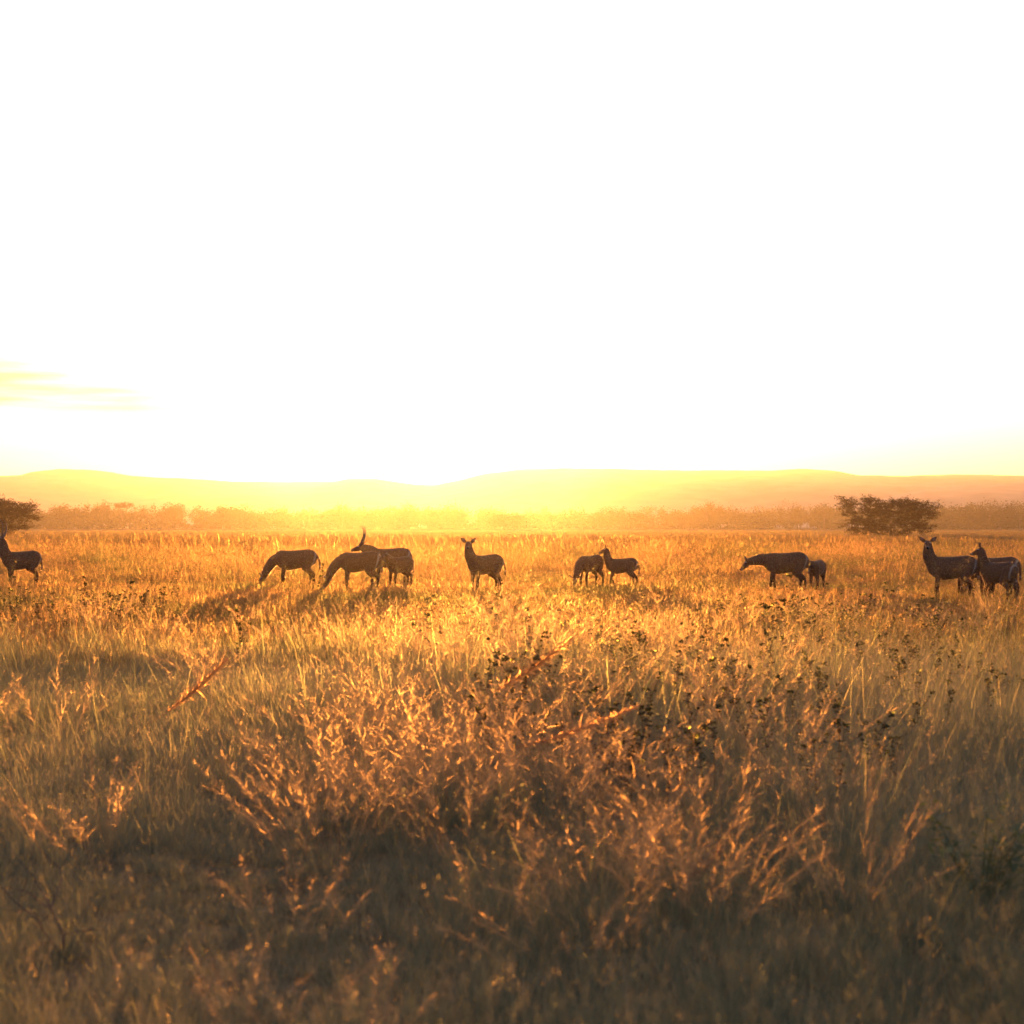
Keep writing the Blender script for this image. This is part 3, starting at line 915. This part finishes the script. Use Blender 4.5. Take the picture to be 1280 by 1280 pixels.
# near tufts 00-05, middle 06-10, far 11-13, weeds 14-17
tuft("tuft_00", 90, .35, .70, .0035, .11, 4, .06, seed=1, mat=M_NEARGRASS)
tuft("tuft_01", 80, .40, .85, .0035, .14, 4, .12, seed=2, mat=M_NEARGRASS)
tuft("tuft_02", 100, .25, .50, .0045, .16, 4, .0, .9, seed=3, mat=M_NEARGRASS)
tuft("tuft_03", 60, .45, .95, .0032, .12, 5, .25, .9, seed=4, mat=M_NEARGRASS)
tuft("tuft_04", 85, .30, .60, .0045, .18, 4, .03, 1.1, seed=5, mat=M_NEARGRASS)
tuft("tuft_05", 26, .60, 1.15, .0032, .14, 5, .6, .9, seed=6, mat=M_NEARGRASS)
tuft("tuft_06", 70, .30, .60, .008, .24, 3, .04, seed=7)
tuft("tuft_07", 64, .30, .70, .008, .27, 3, .08, seed=8)
tuft("tuft_08", 76, .20, .45, .009, .30, 3, .0, .9, seed=9)
tuft("tuft_09", 44, .40, .80, .007, .24, 3, .25, seed=10)
tuft("tuft_10", 36, .45, .90, .007, .28, 3, .35, seed=11)
tuft("tuft_11", 110, .45, .85, .020, .8, 2, .0, seed=12, mat=M_FARGRASS)
tuft("tuft_12", 110, .50, .95, .018, .9, 2, .0, seed=13, mat=M_FARGRASS)
tuft("tuft_13", 100, .30, .70, .022, .9, 2, .0, seed=14, mat=M_FARGRASS)
for i in range(4):
    mb = MB(); weed(mb, (.75, .9, 1.0, .65)[i], 40 + i, .08)
    GC.objects.link(mb.build("tuft_%02d" % (14 + i), M_WEED, link=False))
wisp("tuft_18", 12, .65, 1.05, 201, .0013)
wisp("tuft_19", 9, .80, 1.20, 202, .0013)
wisp("tuft_20", 14, .55, .90, 203, .0015)


def wedge(y0, y1, dens, margin=5.0, slope=.40):
    area_max = (slope * y1 + margin) * 2
    n = int((y1 - y0) * area_max * dens)
    y = rng.uniform(y0, y1, n); x = rng.uniform(-area_max / 2, area_max / 2, n)
    k = np.abs(x) < slope * y + margin
    return x[k], y[k]


def fbm(x, y, s, seed):
    v = np.zeros_like(x)
    for o_ in range(3):
        r2 = np.random.default_rng(seed + o_)
        f = s * (1.9 ** o_)
        for q in range(4):
            a = r2.uniform(0, 6.283); ph = r2.uniform(0, 6.283)
            v += np.sin((x * math.cos(a) + y * math.sin(a)) * f + ph) / (1.7 ** o_)
    return v / 4.0


P, RT, SCL, KD = [], [], [], []


def scatter(x, y, kinds, probs, smin, smax, hmod=1.0, lay=1.0):
    n = len(x)
    k = rng.choice(kinds, n, p=probs)
    s_ = rng.uniform(smin, smax, n) * lay
    if hmod:
        s_ = s_ * np.clip(1.0 + hmod * (.40 * fbm(x, y, .55, 3) + .26 * fbm(x, y, .12, 9)), .40, 1.8)
    z = np.array([ground_z(a, b) * max(0, 1 - max(abs(a), abs(b)) / 900) for a, b in zip(x, y)])
    P.append(np.stack([x, y, z], 1))
    RT.append(np.stack([rng.normal(0, .10, n), rng.normal(0, .10, n), rng.uniform(0, 6.283, n)], 1))
    SCL.append(np.stack([s_, s_, s_ * rng.uniform(.85, 1.15, n)], 1))
    KD.append(k)


def lie(x, y):
    """how tall the sward stands: grazed short where the herd is, tall beyond"""
    yy = y + 4.0 * fbm(x, y, .09, 31)
    return np.interp(yy, [0, 22, 30, 36, 44, 56, 66, 80, 104], [1.0, .85, .66, .58, .53, .54, .66, .80, .95])


x, y = wedge(2.6, 24, 40)
scatter(x, y, [0, 1, 2, 3, 4, 5], [.22, .05, .40, .02, .30, .01], .50, .82)
x, y = wedge(7.5, 26, 2.4)
k = fbm(x, y, .35, 51) > -.25
scatter(x[k], y[k], [3, 5, 1], [.35, .45, .20], .75, 1.15)
x, y = wedge(22, 60, 11.5)
scatter(x, y, [6, 7, 8, 9, 10], [.36, .16, .42, .04, .02], .72, 1.10, .6, lie(x, y))
x, y = wedge(58, 105, 5.5)
scatter(x, y, [6, 7, 8, 9, 10], [.27, .23, .20, .17, .13], .80, 1.20, .8, lie(x, y))
x, y = wedge(100, 230, .9, 12)
scatter(x, y, [11, 12, 13], [.4, .35, .25], .8, 1.15)
x, y = wedge(230, 620, .10, 20)
scatter(x, y, [11, 13], [.4, .6], .45, .8)
# airy seed grass in drifts: sparse everywhere near, thick in a broad patch ahead of the camera
x, y = wedge(5.5, 34, 4.2)
drift = 1.1 * np.exp(-((x - .3) / (.9 + .078 * y)) ** 2) * np.exp(-((y - 15) / 8.0) ** 2)
k = rng.random(len(x)) < np.clip(.022 + .95 * drift * np.clip(.45 + .8 * fbm(x, y, .55, 77), 0, 1.0), 0, .32)
scatter(x[k], y[k], [18, 19, 20], [.4, .30, .30], .80, 1.20, .3)
# weeds in patches
x, y = wedge(8, 36, 2.2)
k = fbm(x, y, .22, 21) > .30
scatter(x[k], y[k], [14, 15, 16, 17], [.25] * 4, .45, .85, 0)

PTS = np.concatenate(P)


def build_grass():
    me = bpy.data.meshes.new("grass")
    me.from_pydata(PTS.tolist(), [], [])
    for nm, ty, arr in (("rot", 'FLOAT_VECTOR', np.concatenate(RT)), ("scl", 'FLOAT_VECTOR', np.concatenate(SCL))):
        a = me.attributes.new(nm, ty, 'POINT'); a.data.foreach_set("vector", arr.ravel().astype(np.float32))
    a = me.attributes.new("pick", 'INT', 'POINT'); a.data.foreach_set("value", np.concatenate(KD).astype(np.int32))
    me.materials.append(M_GRASS)
    o = bpy.data.objects.new("grass", me)
    COL.objects.link(o)
    ng = bpy.data.node_groups.new("grass_scatter", 'GeometryNodeTree')
    ng.interface.new_socket("Geometry", in_out='INPUT', socket_type='NodeSocketGeometry')
    ng.interface.new_socket("Geometry", in_out='OUTPUT', socket_type='NodeSocketGeometry')
    n, l = ng.nodes, ng.links
    gi, go = n.new("NodeGroupInput"), n.new("NodeGroupOutput")
    ip = n.new("GeometryNodeInstanceOnPoints")
    ci = n.new("GeometryNodeCollectionInfo")
    ci.inputs['Collection'].default_value = GC
    ci.inputs['Separate Children'].default_value = True
    ci.inputs['Reset Children'].default_value = True
    ip.inputs['Pick Instance'].default_value = True

    def na(nm, ty):
        q = n.new("GeometryNodeInputNamedAttribute"); q.data_type = ty; q.inputs[0].default_value = nm
        return next(s_ for s_ in q.outputs if s_.enabled and s_.name == 'Attribute')
    l.new(gi.outputs[0], ip.inputs['Points'])
    l.new(ci.outputs[0], ip.inputs['Instance'])
    l.new(na("pick", 'INT'), ip.inputs['Instance Index'])
    l.new(na("rot", 'FLOAT_VECTOR'), ip.inputs['Rotation'])
    l.new(na("scl", 'FLOAT_VECTOR'), ip.inputs['Scale'])
    l.new(ip.outputs[0], go.inputs[0])
    md = o.modifiers.new("scatter", 'NODES'); md.node_group = ng
    tag(o, "tall dry savanna grass mixed with low weeds covering the plain", "grass", kind="stuff")


build_grass()

# ------------------------------------------------------------------ single plants that stand out of the grass
M_PLUME = leaf_material("dry_plume", [(0.0, (0.26, 0.15, 0.065)), (1.0, (0.52, 0.33, 0.16))], 0.55, 0.34, 0.02)
M_GREEN = leaf_material("green_leaf", [(0.0, (0.060, 0.095, 0.030)), (1.0, (0.130, 0.165, 0.060))], 0.35, 0.05, 0.03)


def dark_weed(label, X, top, D, lean, seed, mat=None, leaf=.08, name="weed", group="dark weeds standing out of the grass"):
    h = pz(top, D)
    mb = MB(); weed(mb, h * .93, seed, leaf)
    o = mb.build(name, mat or M_WEED)
    o.location = (px(X, D), D, ground_z(px(X, D), D))
    o.rotation_euler = (0, R(lean), 0)
    tag(o, label, "plant", group)


dark_weed("tall dark weed leaning right, below the left horned bull and its rump", 150, 736, 24.5, 10, 61)
dark_weed("blurred dark weed with thick leaves, below the level necked antelope", 968, 748, 17.5, -3, 62, leaf=.10)
dark_weed("tall branching dark weed standing just below the right acacia", 1096, 728, 29.0, 4, 63)
dark_weed("weed tangled with the muzzle of the antelope grazing in front of the bull", 408, 716, 37.0, -5, 64)
dark_weed("dark weed rising in the middle of the field, below the lone upright antelope", 541, 764, 20.5, 2, 65)
dark_weed("dark bushy weed left of the middle, below the antelope with buried head", 300, 776, 22.0, -6, 66)
dark_weed("dark weed with round heads standing below the staring antelope", 1160, 765, 23.5, -4, 67)


def green_shrub(label, X, top, D, W, seed):
    rnd = random.Random(seed)
    h = pz(top, D); mb = MB()
    for i in range(20):
        a = rnd.random() * 6.283; r = W * math.sqrt(rnd.random())
        e = Vector((math.cos(a) * r, math.sin(a) * r, h * rnd.uniform(.55, 1.0)))
        pts = [Vector((0, 0, -.03)), e * .5 + Vector((0, 0, .05)), e]
        mb.tube(pts, [.006, .005, .003], 4, .5)
        for j in range(18):
            k = rnd.uniform(.25, 1)
            p = e * k + Vector((rnd.gauss(0, .04), rnd.gauss(0, .04), rnd.gauss(0, .03)))
            mb.leaf(p, (rnd.gauss(0, 1), rnd.gauss(0, 1), rnd.gauss(.2, .5)), (rnd.gauss(0, .4), rnd.gauss(0, .4), 1), rnd.uniform(.04, .09), rnd.uniform(.02, .045), rnd.random())
    o = mb.build("green_shrub", M_GREEN)
    o.location = (px(X, D), D, ground_z(px(X, D), D))
    tag(o, label, "plant", None)


green_shrub("dark green leafy shrub blurred near the lower right edge", 1225, 1000, 8.3, .42, 71)


def bare_twig(label, X, top, D, seed):
    rnd = random.Random(seed); h = pz(top, D); mb = MB(); tips = []
    limb_tree(mb, (0, 0, -.03), (.15, 0, 1), h * .45, .012, 2, tips, rnd, .45, .9, h)
    limb_tree(mb, (0, 0, -.03), (-.35, 0, 1), h * .42, .010, 2, tips, rnd, .45, .9, h)
    o = mb.build("dead_twig", M_BARK)
    o.location = (px(X, D), D, ground_z(px(X, D), D))
    tag(o, label, "twig")


bare_twig("bare dark forked twig blurred in the lower left grass", 82, 1035, 7.6, 81)


def plume(mb, a, b, wd, n, seed, sag=0.06, start=.35):
    """feathery stalk from a to b, its upper part dense with fine bristles"""
    rnd = random.Random(seed); a, b = Vector(a), Vector(b)
    L = (b - a).length
    pts = [a.lerp(b, k / 8) + Vector((0, 0, L * sag * math.sin(math.pi * k / 8))) for k in range(9)]
    mb.tube(pts, [.0022 * (1 - .08 * k) for k in range(9)], 4, .4)
    for i in range(n):
        k = start + (1 - start) * rnd.random()
        f = k * 8; j = min(7, int(f))
        p = pts[j].lerp(pts[j + 1], f - j)
        ax = (pts[j + 1] - pts[j]).normalized()
        spread = wd * (0.5 + 1.2 * math.sin(math.pi * (k - start) / (1 - start)))
        mb.blade(p, ax * 0.9 + Vector((rnd.gauss(0, .5), rnd.gauss(0, .5), rnd.gauss(.05, .4))), spread * rnd.uniform(.7, 1.7), .0028,
                 Vector((rnd.gauss(0, .4), rnd.gauss(0, .4), -.25)), 2, rnd.random())


def stalk(label, p0, p1, D, wd, n, seed, extra=()):
    x0 = px(p0[0], D); z0 = max(pz(p0[1], D), ground_z(x0, D) - .03)
    mb = MB()
    tip = Vector((px(p1[0], D) - x0, .15, pz(p1[1], D) - z0))
    plume(mb, (0, 0, 0), tip, wd, n, seed, -.05)
    foot = Vector((-.02, 0, ground_z(x0, D) - z0 - .03))
    if foot.z < -.06: mb.tube([foot, foot * .5, Vector((0, 0, 0))], [.005, .0045, .004], 4, .4)
    for i, (dx, h) in enumerate(extra):
        plume(mb, (0, 0, 0), (tip.x + dx, -.1 + .1 * i, tip.z * h), wd, n // 2, seed + 50 + i, .03)
    o = mb.build("grass_stalk", M_PLUME)
    o.location = (x0, D, z0)
    tag(o, label, "grass stalk", "tall feathery stalks catching the sun")


stalk("long sunlit stalk bent to the right, below and left of the grazing antelopes", (170, 915), (280, 826), 14.0, .07, 840, 91)
stalk("longest sunlit stalk bent to the right, just below the lone upright antelope", (565, 888), (715, 800), 13.0, .07, 960, 92)
stalk("sunlit stalk lying almost flat to the right in the middle foreground", (560, 945), (800, 885), 11.0, .05, 720, 93)


def plumed_tuft(label, X, top, D, n, seed):
    h = pz(top, D)
    mb = wisp("", n, h * .72, h * 1.05, seed, .0016, False)
    o = mb.build("seed_grass", M_WISP)
    o.location = (px(X, D), D, ground_z(px(X, D), D))
    tag(o, label, "grass tuft", "single tufts of feathery seed grass", "thing")


stalk("short reddish stalk leaning right in the right foreground", (835, 1110), (905, 1070), 8.4, .05, 260, 99)
plumed_tuft("tall feathery orange tuft in the middle foreground", 553, 850, 11.0, 16, 94)
plumed_tuft("short orange feathery tuft below the middle of the foreground", 636, 1026, 8.0, 10, 95)
plumed_tuft("soft pinkish feathery tuft near the bottom, left of the middle", 304, 1165, 6.2, 12, 96)
plumed_tuft("pale orange feathery tuft at the bottom edge, left of the middle", 432, 1196, 5.8, 12, 97)
plumed_tuft("thin orange feathery tuft left of the middle in the near grass", 362, 1030, 7.6, 9, 98)
plumed_tuft("open topped orange tuft rising left of the middle", 408, 935, 9.3, 14, 100)

print("instances", len(PTS))
